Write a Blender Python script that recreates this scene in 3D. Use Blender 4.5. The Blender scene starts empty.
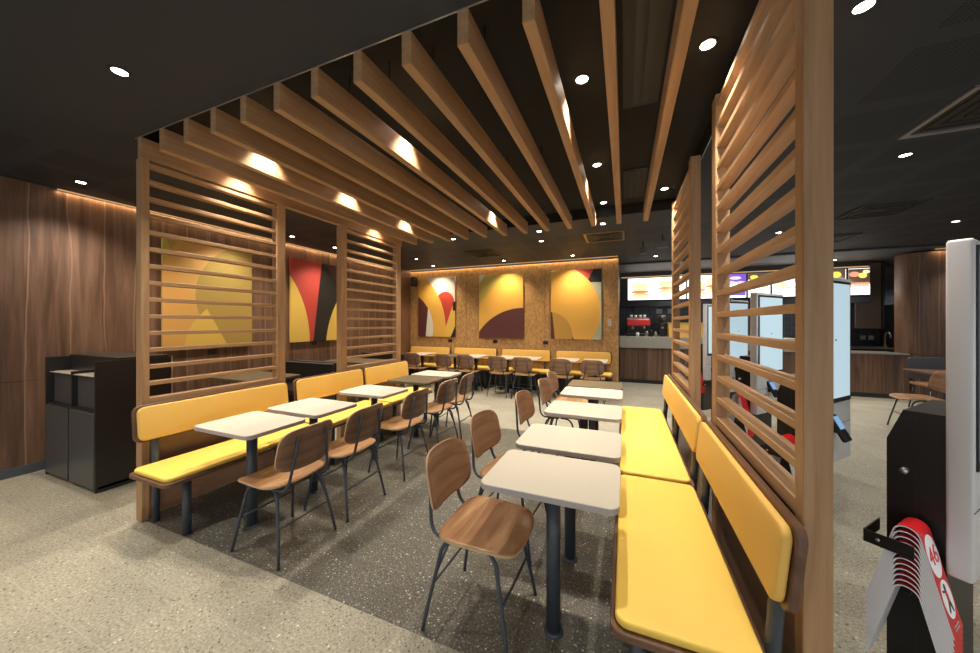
import bpy, bmesh, math, random
from mathutils import Vector, Matrix
random.seed(7)
PI = math.pi
S = bpy.context.scene
COL = S.collection
CEIL = 2.87
Y0 = 1.313            # front plane of the seating bay
XL, XR = -3.324, .511 # inner faces of the two timber screens
XW, YW = -5.45, 7.40  # left wall, back wall

# ------------------------------------------------------------------ materials
def new_mat(name):
    m = bpy.data.materials.new(name); m.use_nodes = True
    nt = m.node_tree; b = nt.nodes['Principled BSDF']
    return m, nt, b
def plain(name, col, rough=.5, metal=0, spec=.5, emit=None, es=0, bump=0, bscale=200):
    m, nt, b = new_mat(name)
    b.inputs['Base Color'].default_value = (*col, 1); b.inputs['Roughness'].default_value = rough
    b.inputs['Metallic'].default_value = metal; b.inputs['Specular IOR Level'].default_value = spec
    if emit:
        b.inputs['Emission Color'].default_value = (*emit, 1); b.inputs['Emission Strength'].default_value = es
    tc = nt.nodes.new('ShaderNodeTexCoord'); n = nt.nodes.new('ShaderNodeTexNoise'); n.inputs['Scale'].default_value = bscale
    nt.links.new(tc.outputs['Object'], n.inputs['Vector'])
    if bump:
        bp = nt.nodes.new('ShaderNodeBump'); bp.inputs['Strength'].default_value = bump; bp.inputs['Distance'].default_value = .002
        nt.links.new(n.outputs['Fac'], bp.inputs['Height']); nt.links.new(bp.outputs['Normal'], b.inputs['Normal'])
    mr = nt.nodes.new('ShaderNodeMapRange'); mr.inputs['To Min'].default_value = max(0, rough-.04); mr.inputs['To Max'].default_value = min(1, rough+.04)
    nt.links.new(n.outputs['Fac'], mr.inputs['Value']); nt.links.new(mr.outputs['Result'], b.inputs['Roughness'])
    return m
def ramp(nt, stops):
    r = nt.nodes.new('ShaderNodeValToRGB'); e = r.color_ramp.elements
    e[0].position, e[0].color = stops[0][0], (*stops[0][1], 1)
    e[1].position, e[1].color = stops[-1][0], (*stops[-1][1], 1)
    for p, c in stops[1:-1]:
        q = e.new(p); q.color = (*c, 1)
    return r
def wood(name, dark, mid, light, scale=(1, 1, 1), rough=.52, world=False, plank=None, seed=0., streak=None):
    """long-grain wood: noise squeezed along the grain; scale is per-axis frequency"""
    m, nt, b = new_mat(name); L = nt.links.new
    tc = nt.nodes.new('ShaderNodeTexCoord')
    src = tc.outputs['Object']
    if world:
        g = nt.nodes.new('ShaderNodeNewGeometry'); src = g.outputs['Position']
    vec = src
    if plank:   # per-plank offset along one axis
        sx = nt.nodes.new('ShaderNodeSeparateXYZ'); L(src, sx.inputs[0])
        dv = nt.nodes.new('ShaderNodeMath'); dv.operation = 'DIVIDE'; L(sx.outputs[plank[0]], dv.inputs[0]); dv.inputs[1].default_value = plank[1]
        fl = nt.nodes.new('ShaderNodeMath'); fl.operation = 'FLOOR'; L(dv.outputs[0], fl.inputs[0])
        wn = nt.nodes.new('ShaderNodeTexWhiteNoise'); wn.noise_dimensions = '1D'; L(fl.outputs[0], wn.inputs['W'])
        sc = nt.nodes.new('ShaderNodeVectorMath'); sc.operation = 'SCALE'; L(wn.outputs['Color'], sc.inputs[0]); sc.inputs['Scale'].default_value = 9
        ad = nt.nodes.new('ShaderNodeVectorMath'); L(src, ad.inputs[0]); L(sc.outputs[0], ad.inputs[1]); vec = ad.outputs[0]
    mp = nt.nodes.new('ShaderNodeMapping'); mp.inputs['Scale'].default_value = scale; mp.inputs['Location'].default_value = (seed, seed*1.7, seed*.6)
    L(vec, mp.inputs['Vector'])
    n1 = nt.nodes.new('ShaderNodeTexNoise'); n1.inputs['Scale'].default_value = 1; n1.inputs['Detail'].default_value = 8; n1.inputs['Roughness'].default_value = .62
    n1.inputs['Distortion'].default_value = .4
    L(mp.outputs[0], n1.inputs['Vector'])
    r = ramp(nt, [(.3, dark), (.5, mid), (.72, light)])
    L(n1.outputs['Fac'], r.inputs['Fac'])
    out = r.outputs['Color']
    if plank:
        mx = nt.nodes.new('ShaderNodeMix'); mx.data_type = 'RGBA'; mx.blend_type = 'MULTIPLY'; mx.inputs[0].default_value = 1
        mr = nt.nodes.new('ShaderNodeMapRange'); L(wn.outputs['Value'], mr.inputs['Value']); mr.inputs['To Min'].default_value = .78; mr.inputs['To Max'].default_value = 1.15
        L(out, mx.inputs[6]); L(mr.outputs[0], mx.inputs[7]); out = mx.outputs[2]
        if streak:   # pale sapwood streak at plank borders
            fr = nt.nodes.new('ShaderNodeMath'); fr.operation = 'FRACT'; L(dv.outputs[0], fr.inputs[0])
            n2 = nt.nodes.new('ShaderNodeTexNoise'); n2.inputs['Scale'].default_value = .9; L(vec, n2.inputs['Vector'])
            a = nt.nodes.new('ShaderNodeMath'); a.operation = 'MULTIPLY_ADD'; L(n2.outputs['Fac'], a.inputs[0]); a.inputs[1].default_value = .5; L(fr.outputs[0], a.inputs[2])
            rr = ramp(nt, [(.30, (0, 0, 0)), (.325, (.55, .55, .55)), (.36, (0, 0, 0))]); L(a.outputs[0], rr.inputs['Fac'])
            m2 = nt.nodes.new('ShaderNodeMix'); m2.data_type = 'RGBA'; L(rr.outputs['Color'], m2.inputs[0]); L(out, m2.inputs[6]); m2.inputs[7].default_value = (*streak, 1); out = m2.outputs[2]
    L(out, b.inputs['Base Color'])
    b.inputs['Roughness'].default_value = rough
    bp = nt.nodes.new('ShaderNodeBump'); bp.inputs['Strength'].default_value = .12; bp.inputs['Distance'].default_value = .002
    L(n1.outputs['Fac'], bp.inputs['Height']); L(bp.outputs['Normal'], b.inputs['Normal'])
    return m

OAK_D, OAK_M, OAK_L = (.30, .165, .075), (.39, .225, .108), (.48, .29, .15)
M = {}
M['oak_v'] = wood('oak upright', OAK_D, OAK_M, OAK_L, (26, 26, 1.6))
M['oak_y'] = wood('oak lengthwise', OAK_D, OAK_M, OAK_L, (30, 1.6, 30))
WD, WM, WLt = (.075, .038, .022), (.15, .080, .047), (.23, .13, .082)
M['walnut_wall_y'] = wood('walnut laminate wall', WD, WM, WLt, (1, 15, .9), world=True, plank=(1, .26), streak=(.45, .27, .17), rough=.45)
M['walnut_wall_x'] = wood('walnut laminate front', WD, WM, WLt, (15, 1, .9), world=True, plank=(0, .26), streak=(.36, .2, .13), rough=.45)
M['walnut_panel'] = wood('brown laminate panel', (.15, .075, .042), (.21, .115, .068), (.27, .16, .10), (12, 1.6, 12), rough=.4)
M['walnut_board'] = wood('bench board veneer', (.085, .040, .022), (.13, .065, .036), (.18, .095, .055), (14, 1.2, 14), rough=.4)
M['chair_seat'] = wood('chair veneer', (.19, .088, .044), (.34, .18, .088), (.60, .38, .20), (11, 1.3, 11), rough=.33)
M['chair_back'] = wood('chair back veneer', (.14, .070, .040), (.24, .125, .070), (.36, .21, .12), (9, 1.6, 17), rough=.35)
M['ply_edge'] = plain('plywood edge', (.55, .35, .18), .5)
M['steel'] = plain('charcoal powder coated steel', (.046, .056, .072), .4, 0, .5)
M['black_steel'] = plain('black metal', (.008, .008, .009), .4)
M['yellow'] = plain('yellow upholstery', (.84, .565, .10), .6, bump=.08, bscale=600)
M['yellow_back'] = plain('amber yellow upholstery', (.82, .50, .115), .65, bump=.08, bscale=600)
M['cream'] = plain('cream laminate', (.58, .54, .455), .32)
M['cream_edge'] = plain('pale grey edge band', (.42, .38, .37), .4)
M['olive_top'] = plain('olive brown laminate', (.12, .095, .055), .35)
M['charcoal'] = plain('charcoal cabinet', (.018, .016, .015), .35)
M['graphite'] = plain('graphite door', (.075, .077, .082), .38, .3)
M['shelf'] = plain('bin shelf', (.30, .26, .21), .4)
M['black_plastic'] = plain('black plastic', (.01, .01, .01), .35)
M['white_casing'] = plain('white kiosk casing', (.68, .68, .69), .3)
M['white'] = plain('white plastic', (.75, .75, .75), .4)
M['trim'] = plain('white trim', (.55, .55, .55), .4)
M['alu'] = plain('aluminium edge', (.6, .6, .62), .3, .9)
M['lamp'] = plain('lamp lens', (1, 1, 1), .3, emit=(1, .92, .80), es=22)
M['lampw'] = plain('wall washer lens', (1, 1, 1), .3, emit=(1, .86, .62), es=25)
M['cove'] = plain('warm led strip', (.3, .2, .1), .3, emit=(1, .62, .26), es=.5)
M['skirt'] = plain('blue grey skirting', (.075, .085, .10), .5)
M['stone'] = plain('speckled grey stone', (.36, .34, .29), .4, bump=.1, bscale=90)
M['kick'] = plain('dark plinth', (.03, .03, .028), .5)
M['kitchen_grey'] = plain('grey bulkhead', (.09, .095, .108), .6)
M['kitchen_dark'] = plain('dark kitchen wall', (.035, .038, .045), .5)
M['stainless'] = plain('brushed stainless', (.34, .32, .28), .35, .7)
M['red'] = plain('glossy red', (.62, .02, .02), .3)
M['marker_red'] = plain('table marker red', (.62, .015, .02), .35)
M['marker_white'] = plain('table marker white', (.90, .92, .96), .4)
M['glass_screen'] = plain('kiosk screen reflection glow', (.3, .4, .45), .1, emit=(.62, .82, .92), es=.62)  # bluish window reflection on the screens put in as an even glow
M['terminal'] = plain('terminal screen', (.1, .2, .3), .1, emit=(.22, .42, .72), es=.7)
M['grate'] = plain('dark grille', (.02, .018, .015), .5)
M['diffuser'] = plain('diffuser frame', (.022, .021, .02), .6)
M['brass'] = plain('warm brass edge', (.30, .2, .08), .4, .4)

def tile_checker(name):
    """dark kitchen tiles"""
    m, nt, b = new_mat(name); L = nt.links.new
    g = nt.nodes.new('ShaderNodeNewGeometry')
    mp = nt.nodes.new('ShaderNodeMapping'); mp.inputs['Rotation'].default_value = (PI/2, 0, 0); L(g.outputs['Position'], mp.inputs['Vector'])
    br = nt.nodes.new('ShaderNodeTexBrick'); L(mp.outputs[0], br.inputs['Vector']); br.inputs['Scale'].default_value = 1
    br.inputs['Brick Width'].default_value = .15; br.inputs['Row Height'].default_value = .15; br.inputs['Mortar Size'].default_value = .006; br.offset = 0
    br.inputs['Color1'].default_value = (.07, .085, .11, 1); br.inputs['Color2'].default_value = (.09, .105, .13, 1); br.inputs['Mortar'].default_value = (.16, .18, .21, 1)
    L(br.outputs['Color'], b.inputs['Base Color']); b.inputs['Roughness'].default_value = .3
    return m
M['tiles'] = tile_checker('dark square tiles')

def osb():
    m, nt, b = new_mat('amber strand board'); L = nt.links.new
    g = nt.nodes.new('ShaderNodeNewGeometry')
    mp = nt.nodes.new('ShaderNodeMapping'); mp.inputs['Scale'].default_value = (26, 1, 11); L(g.outputs['Position'], mp.inputs['Vector'])
    v = nt.nodes.new('ShaderNodeTexVoronoi'); v.inputs['Scale'].default_value = 1.3; L(mp.outputs[0], v.inputs['Vector'])
    n = nt.nodes.new('ShaderNodeTexNoise'); n.inputs['Scale'].default_value = 1.6; n.inputs['Detail'].default_value = 6; L(mp.outputs[0], n.inputs['Vector'])
    sp = nt.nodes.new('ShaderNodeSeparateColor'); L(v.outputs['Color'], sp.inputs[0])
    a = nt.nodes.new('ShaderNodeMath'); a.operation = 'MULTIPLY_ADD'; L(sp.outputs[0], a.inputs[0]); a.inputs[1].default_value = .35; L(n.outputs['Fac'], a.inputs[2])
    r = ramp(nt, [(.35, (.29, .155, .055)), (.65, (.43, .24, .085)), (.95, (.56, .335, .135))]); L(a.outputs[0], r.inputs['Fac'])
    L(r.outputs['Color'], b.inputs['Base Color']); b.inputs['Roughness'].default_value = .5
    return m
M['osb'] = osb()

def floor_mat():
    m, nt, b = new_mat('terrazzo floor tiles'); L = nt.links.new
    def math_(op, *a):
        n = nt.nodes.new('ShaderNodeMath'); n.operation = op
        for i, x in enumerate(a):
            if isinstance(x, (int, float)): n.inputs[i].default_value = x
            else: L(x, n.inputs[i])
        return n.outputs[0]
    g = nt.nodes.new('ShaderNodeNewGeometry'); sx = nt.nodes.new('ShaderNodeSeparateXYZ'); L(g.outputs['Position'], sx.inputs[0])
    X, Y = sx.outputs[0], sx.outputs[1]
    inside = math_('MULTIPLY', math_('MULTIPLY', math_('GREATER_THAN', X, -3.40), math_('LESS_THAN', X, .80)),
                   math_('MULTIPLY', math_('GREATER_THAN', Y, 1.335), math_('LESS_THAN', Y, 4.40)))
    # tiles .6 x .3
    tx = math_('DIVIDE', math_('ADD', X, 1.0+6), .6); ty = math_('DIVIDE', math_('ADD', Y, 6-1.335), .3)
    def edge(t, w):
        f_ = math_('FRACT', t); return math_('MAXIMUM', math_('LESS_THAN', f_, w), math_('GREATER_THAN', f_, 1-w))
    grout = math_('MAXIMUM', edge(tx, .0035), edge(ty, .007))
    cid = nt.nodes.new('ShaderNodeCombineXYZ'); L(math_('FLOOR', tx), cid.inputs[0]); L(math_('FLOOR', ty), cid.inputs[1])
    wn = nt.nodes.new('ShaderNodeTexWhiteNoise'); wn.noise_dimensions = '3D'; L(cid.outputs[0], wn.inputs['Vector'])
    shade = math_('MULTIPLY_ADD', wn.outputs['Value'], .16, .92)
    # aggregate
    n0 = nt.nodes.new('ShaderNodeTexNoise'); n0.inputs['Scale'].default_value = 75; n0.inputs['Detail'].default_value = 8; n0.inputs['Roughness'].default_value = .75; L(g.outputs['Position'], n0.inputs['Vector'])
    n3 = nt.nodes.new('ShaderNodeTexNoise'); n3.inputs['Scale'].default_value = 3; n3.inputs['Detail'].default_value = 3; L(g.outputs['Position'], n3.inputs['Vector'])
    def specks(scale, rad, keep):
        v = nt.nodes.new('ShaderNodeTexVoronoi'); v.inputs['Scale'].default_value = scale; L(g.outputs['Position'], v.inputs['Vector'])
        s_ = nt.nodes.new('ShaderNodeSeparateColor'); L(v.outputs['Color'], s_.inputs[0])
        rr = math_('MULTIPLY_ADD', s_.outputs[1], rad, rad*.35)
        return math_('MULTIPLY', math_('LESS_THAN', v.outputs['Distance'], rr), math_('GREATER_THAN', s_.outputs[0], keep))
    w1 = specks(110, .32, .74); w2 = specks(58, .24, .80); k1 = specks(70, .30, .76)
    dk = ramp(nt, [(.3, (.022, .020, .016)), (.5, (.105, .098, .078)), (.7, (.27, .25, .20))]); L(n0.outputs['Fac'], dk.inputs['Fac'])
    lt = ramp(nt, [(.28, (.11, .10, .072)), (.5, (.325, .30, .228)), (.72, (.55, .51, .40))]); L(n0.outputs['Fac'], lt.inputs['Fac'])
    def mix(fac, a, b_, mode='MIX'):
        n = nt.nodes.new('ShaderNodeMix'); n.data_type = 'RGBA'; n.blend_type = mode
        if isinstance(fac, (int, float)): n.inputs[0].default_value = fac
        else: L(fac, n.inputs[0])
        for i, x in ((6, a), (7, b_)):
            if isinstance(x, tuple): n.inputs[i].default_value = (*x, 1)
            else: L(x, n.inputs[i])
        return n.outputs[2]
    dcol = mix(w1, dk.outputs['Color'], (.42, .40, .34)); dcol = mix(w2, dcol, (.62, .60, .55))
    lcol = mix(k1, lt.outputs['Color'], (.10, .088, .065)); lcol = mix(math_('MULTIPLY', w2, .8), lcol, (.72, .69, .60))
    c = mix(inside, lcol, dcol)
    c = mix(1.0, c, shade, 'MULTIPLY')
    c = mix(1.0, c, math_('MULTIPLY_ADD', n3.outputs['Fac'], .4, .8), 'MULTIPLY')
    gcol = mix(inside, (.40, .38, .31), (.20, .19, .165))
    c = mix(math_('MULTIPLY', grout, .65), c, gcol)
    L(c, b.inputs['Base Color'])
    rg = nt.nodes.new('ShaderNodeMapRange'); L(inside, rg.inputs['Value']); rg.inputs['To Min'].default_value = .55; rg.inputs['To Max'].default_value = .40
    L(rg.outputs[0], b.inputs['Roughness']); b.inputs['Specular IOR Level'].default_value = .4
    return m
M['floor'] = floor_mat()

def ceiling_mat():
    m, nt, b = new_mat('charcoal perforated ceiling'); L = nt.links.new
    def math_(op, *a):
        n = nt.nodes.new('ShaderNodeMath'); n.operation = op
        for i, x in enumerate(a):
            if isinstance(x, (int, float)): n.inputs[i].default_value = x
            else: L(x, n.inputs[i])
        return n.outputs[0]
    g = nt.nodes.new('ShaderNodeNewGeometry'); sx = nt.nodes.new('ShaderNodeSeparateXYZ'); L(g.outputs['Position'], sx.inputs[0])
    X, Y = sx.outputs[0], sx.outputs[1]
    zone = math_('MAXIMUM', math_('MAXIMUM', math_('GREATER_THAN', X, 1.3), math_('LESS_THAN', X, -4.1)), math_('GREATER_THAN', Y, 5.3))
    fx = math_('FRACT', math_('DIVIDE', math_('ADD', X, 60-1.9), .6)); fy = math_('FRACT', math_('DIVIDE', math_('ADD', Y, 60-2.9), .6))
    def mid(t): return math_('MULTIPLY', math_('GREATER_THAN', t, .10), math_('LESS_THAN', t, .90))
    panel = math_('MULTIPLY', mid(fx), mid(fy))
    px_ = math_('SUBTRACT', math_('FRACT', math_('MULTIPLY', X, 1/.02)), .5); py_ = math_('SUBTRACT', math_('FRACT', math_('MULTIPLY', Y, 1/.02)), .5)
    d = math_('SQRT', math_('ADD', math_('MULTIPLY', px_, px_), math_('MULTIPLY', py_, py_)))
    hole = math_('MULTIPLY', math_('MULTIPLY', math_('LESS_THAN', d, .36), panel), zone)
    mx = nt.nodes.new('ShaderNodeMix'); mx.data_type = 'RGBA'; L(hole, mx.inputs[0]); mx.inputs[6].default_value = (.027, .032, .042, 1); mx.inputs[7].default_value = (.003, .003, .003, 1)
    L(mx.outputs[2], b.inputs['Base Color']); b.inputs['Roughness'].default_value = .7
    return m
M['ceiling'] = ceiling_mat()
M['recess'] = plain('black recess paint', (.004, .004, .0045), .8)

def art(name, W, H, base, shapes):
    """painted panel: local x across, z up. shapes: (colour, [prims]); prim ('c',cx,cy,r) inside, ('o',..) outside, ('l',x0,y0,x1,y1) left of the line going 0->1, ('r',...) right of it"""
    m, nt, b = new_mat(name); L = nt.links.new
    def math_(op, *a):
        n = nt.nodes.new('ShaderNodeMath'); n.operation = op
        for i, x in enumerate(a):
            if isinstance(x, (int, float)): n.inputs[i].default_value = x
            else: L(x, n.inputs[i])
        return n.outputs[0]
    tc = nt.nodes.new('ShaderNodeTexCoord'); sx = nt.nodes.new('ShaderNodeSeparateXYZ'); L(tc.outputs['Object'], sx.inputs[0])
    X, Z = sx.outputs[0], sx.outputs[2]
    def prim(p):
        if p[0] in 'co':
            a = math_('SUBTRACT', X, p[1]); c = math_('SUBTRACT', Z, p[2])
            d = math_('ADD', math_('MULTIPLY', a, a), math_('MULTIPLY', c, c))
            return math_('LESS_THAN' if p[0] == 'c' else 'GREATER_THAN', d, p[3]**2)
        x0, y0, x1, y1 = p[1:]
        # cross = dx*(Z-y0) - dy*(X-x0); left when > 0
        dx, dy = x1-x0, y1-y0
        cr = math_('SUBTRACT', math_('MULTIPLY', math_('SUBTRACT', Z, y0), dx), math_('MULTIPLY', math_('SUBTRACT', X, x0), dy))
        return math_('GREATER_THAN' if p[0] == 'l' else 'LESS_THAN', cr, 0)
    cur = None
    for col, prims in shapes:
        f = prim(prims[0])
        for p in prims[1:]: f = math_('MULTIPLY', f, prim(p))
        mx = nt.nodes.new('ShaderNodeMix'); mx.data_type = 'RGBA'; L(f, mx.inputs[0])
        if cur is None: mx.inputs[6].default_value = (*base, 1)
        else: L(cur, mx.inputs[6])
        mx.inputs[7].default_value = (*col, 1); cur = mx.outputs[2]
    L(cur, b.inputs['Base Color']); b.inputs['Roughness'].default_value = .5
    return m

# ------------------------------------------------------------------ mesh builder
class MB:
    def __init__(s): s.bm = bmesh.new()
    def _add(s, t, mi=0):
        for f in t.faces: f.material_index = mi
        me = bpy.data.meshes.new('tmp'); t.to_mesh(me); t.free(); s.bm.from_mesh(me); bpy.data.meshes.remove(me); return s
    def box(s, x0, x1, y0, y1, z0, z1, bev=0, mi=0, seg=2, mat=None):
        t = bmesh.new(); bmesh.ops.create_cube(t, size=1)
        for v in t.verts:
            v.co = Vector(((x0+x1)/2+v.co.x*(x1-x0), (y0+y1)/2+v.co.y*(y1-y0), (z0+z1)/2+v.co.z*(z1-z0)))
        if bev: bmesh.ops.bevel(t, geom=list(t.edges), offset=bev, segments=seg, profile=.5, affect='EDGES', clamp_overlap=True)
        if mat: t.transform(mat)
        return s._add(t, mi)
    def plate(s, w, d, z0, z1, r, cx=0, cy=0, n=6, bev=0, mi=0, mat=None, seg=2, edge_mi=None):
        """rounded rectangle plate in xy, extruded in z"""
        pts = []
        for qx, qy, a0 in ((1, 1, 0), (-1, 1, 90), (-1, -1, 180), (1, -1, 270)):
            for k in range(n+1):
                a = math.radians(a0+90*k/n); pts.append((cx+qx*(w/2-r)+r*math.cos(a), cy+qy*(d/2-r)+r*math.sin(a)))
        return s.prism(pts, z0, z1, bev, mi, mat, seg, edge_mi)
    def prism(s, pts, z0, z1, bev=0, mi=0, mat=None, seg=2, edge_mi=None):
        t = bmesh.new()
        lo = [t.verts.new((x, y, z0)) for x, y in pts]; hi = [t.verts.new((x, y, z1)) for x, y in pts]
        t.faces.new(lo[::-1]); t.faces.new(hi)
        for i in range(len(pts)):
            j = (i+1) % len(pts); t.faces.new((lo[i], lo[j], hi[j], hi[i]))
        bmesh.ops.recalc_face_normals(t, faces=t.faces)
        if bev:
            es = [e for e in t.edges if abs(e.verts[0].co.z-e.verts[1].co.z) < 1e-7]
            bmesh.ops.bevel(t, geom=es, offset=bev, segments=seg, profile=.5, affect='EDGES', clamp_overlap=True)
        if mat: t.transform(mat)
        for f in t.faces: f.material_index = mi
        if edge_mi is not None:
            for f in t.faces:
                if abs(f.normal.z) < .5: f.material_index = edge_mi
        me = bpy.data.meshes.new('tmp'); t.to_mesh(me); t.free(); s.bm.from_mesh(me); bpy.data.meshes.remove(me); return s
    def tube(s, pts, r, n=10, mi=0, cap=True):
        pts = [Vector(p) for p in pts]; t = bmesh.new(); rings = []
        up = None
        for i, p in enumerate(pts):
            d = (pts[min(i+1, len(pts)-1)]-pts[max(i-1, 0)]).normalized()
            if up is None: up = Vector((0, 0, 1)) if abs(d.z) < .9 else Vector((1, 0, 0))
            a = (up-d*up.dot(d)).normalized(); b_ = d.cross(a); up = a
            rr = r[i] if isinstance(r, (list, tuple)) else r
            rings.append([t.verts.new(p+a*math.cos(2*PI*k/n)*rr+b_*math.sin(2*PI*k/n)*rr) for k in range(n)])
        for A, B in zip(rings, rings[1:]):
            for k in range(n): t.faces.new((A[k], A[(k+1) % n], B[(k+1) % n], B[k]))
        if cap: t.faces.new(rings[0][::-1]); t.faces.new(rings[-1])
        bmesh.ops.recalc_face_normals(t, faces=t.faces)
        for f in t.faces: f.smooth = True
        return s._add(t, mi)
    def cyl(s, x, y, z0, z1, r0, r1=None, n=24, mi=0):
        return s.tube([(x, y, z0), (x, y, z1)], [r0, r0 if r1 is None else r1], n, mi)
    def lathe(s, prof, x=0, y=0, n=24, mi=0):
        t = bmesh.new(); rings = []
        for r, z in prof: rings.append([t.verts.new((x+r*math.cos(2*PI*k/n), y+r*math.sin(2*PI*k/n), z)) for k in range(n)])
        for A, B in zip(rings, rings[1:]):
            for k in range(n): t.faces.new((A[k], A[(k+1) % n], B[(k+1) % n], B[k]))
        if prof[0][0] > 1e-4: t.faces.new(rings[0][::-1])
        if prof[-1][0] > 1e-4: t.faces.new(rings[-1])
        bmesh.ops.remove_doubles(t, verts=t.verts, dist=1e-6)
        bmesh.ops.recalc_face_normals(t, faces=t.faces)
        for f in t.faces: f.smooth = True
        return s._add(t, mi)
    def ball(s, x, y, z, rx, ry=None, rz=None, mi=0, n=14):
        t = bmesh.new(); bmesh.ops.create_uvsphere(t, u_segments=n, v_segments=n//2+2, radius=1)
        for v in t.verts: v.co = Vector((x+v.co.x*rx, y+v.co.y*(ry or rx), z+v.co.z*(rz or rx)))
        for f in t.faces: f.smooth = True
        return s._add(t, mi)
    def xf(s, mat): s.bm.transform(mat); return s
    def build(s, name, mats, parent=None, smooth=False):
        me = bpy.data.meshes.new(name); s.bm.to_mesh(me); s.bm.free()
        for m in (mats if isinstance(mats, (list, tuple)) else [mats]): me.materials.append(M[m] if isinstance(m, str) else m)
        if smooth:
            for p in me.polygons: p.use_smooth = True
            me.set_sharp_from_angle(angle=math.radians(35))
        o = bpy.data.objects.new(name, me); COL.objects.link(o)
        if parent: o.parent = parent
        return o

def tag(o, label=None, cat=None, group=None, kind=None):
    if label: o['label'] = label
    if cat: o['category'] = cat
    if group: o['group'] = group
    if kind: o['kind'] = kind
    return o
def thing(name, label, cat, loc=(0, 0, 0), rz=0, group=None):
    o = bpy.data.objects.new(name, None); COL.objects.link(o); o.empty_display_size = .1
    o.location = loc; o.rotation_euler = (0, 0, rz); return tag(o, label, cat, group)
def dup(o, loc=None, rz=None, label=None, parent=None):
    kids = list(o.children)
    c = o.copy(); COL.objects.link(c)
    if parent is not None: c.parent = parent
    if loc is not None: c.location = loc
    if rz is not None: c.rotation_euler = (0, 0, rz)
    if label: c['label'] = label
    for k in kids: dup(k, parent=c)
    return c
def struct(name, mb, m, parent=None):
    o = mb.build(name, m, parent)
    if parent is None: o['kind'] = 'structure'
    return o

# ------------------------------------------------------------------ shell
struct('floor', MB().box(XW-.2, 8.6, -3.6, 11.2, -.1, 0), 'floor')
RX0, RX1, RY1, RZ = -3.41, .60, 4.60, 3.0
c = MB()
c.box(XW-.2, 8.6, -3.6, Y0, CEIL, CEIL+.2).box(XW-.2, RX0, Y0, RY1, CEIL, CEIL+.2).box(RX1, 8.6, Y0, RY1, CEIL, CEIL+.2).box(XW-.2, 8.6, RY1, 8.35, CEIL, CEIL+.2)
c.box(XW-.2, 8.6, 8.35, 8.45, CEIL-.03, CEIL+.2)
ceil = struct('ceiling', c, 'ceiling')
r = MB().box(RX0, RX1, Y0, RY1, RZ, RZ+.1)
for b_ in ((RX0, RX1, Y0, Y0+.006), (RX0, RX1, RY1-.006, RY1), (RX0, RX0+.006, Y0, RY1), (RX1-.006, RX1, Y0, RY1)): r.box(*b_, CEIL+.004, RZ)
struct('ceiling_recess', r, 'recess')
struct('ceiling_kitchen', MB().box(-.3, 8.6, 8.45, 11.2, CEIL, CEIL+.2), 'kitchen_grey')
struct('trim_1', MB().box(RX0, RX1, Y0-.004, Y0+.002, CEIL-.004, CEIL+.004).box(RX1, RX1+.004, Y0, RY1, CEIL-.003, CEIL+.003), 'alu')
# left wall with a joint at counter height
w = MB().box(XW-.2, XW, -3.6, YW, .917, CEIL).box(XW-.2, XW, -3.6, YW, 0, .912).box(XW-.2, XW-.006, -3.6, YW, .9, .93)
struct('wall_left', w, 'walnut_wall_y')
struct('wall_left_return', MB().box(XW, -5.285, 7.0, YW, 0, CEIL), 'walnut_wall_x')
struct('baseboard_left', MB().box(XW, XW+.012, -3.6, 7.0, 0, .09), 'skirt')
# back wall, boards 1.2 wide with fine joints
w = MB(); xs = [XW, -5.0-.02, -3.65, -1.9, -1.62, -.55, -.40]
w.box(XW-.2, -.118, YW, YW+.22, 0, 2.82)
struct('wall_back', w, 'osb')
j = MB()
for x in (-3.62, -1.66, -.44): j.box(x-.003, x+.003, YW-.0015, YW+.01, .9, 2.82)
struct('trim_2', j, 'black_plastic')
# kitchen shell behind the counter
struct('wall_kitchen', MB().box(-.3, 8.6, 11.0, 11.2, 0, CEIL), 'tiles')
struct('wall_kitchen_left', MB().box(-.31, -.118, YW+.22, 11.0, 0, CEIL), 'kitchen_dark')
# curved walnut wall on the right
pts = [(5.07, 9.32), (5.07, 9.21)]
for k in range(9):
    a = PI+PI/2*k/8; pts.append((5.32+.25*math.cos(a), 9.20+.25*math.sin(a)))
pts += [(8.6, 8.95), (8.6, 9.32)]
struct('wall_right_back', MB().prism(pts, .875, 2.83).prism(pts, .09, .87).prism([(x+.01 if x < 5.1 else x, y+.02 if y < 9.2 else y) for x, y in pts], 0, .09), 'walnut_wall_x')
struct('wall_right', MB().box(8.6, 8.8, 3.5, 11.2, 0, CEIL+.2).box(8.6, 8.8, -3.6, 3.5, 0, .4).box(8.6, 8.8, -3.6, 3.5, 2.7, CEIL+.2), 'kitchen_grey')
fw = MB().box(XW-.2, 8.8, -3.8, -3.6, 0, .3).box(XW-.2, 8.8, -3.8, -3.6, 2.7, CEIL+.2)
for x in (-5.6, -3.2, -.8, 1.6, 4.0, 6.4, 8.7): fw.box(x-.06, x+.06, -3.8, -3.6, .3, 2.7)
struct('wall_front', fw, 'kitchen_grey')

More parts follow.
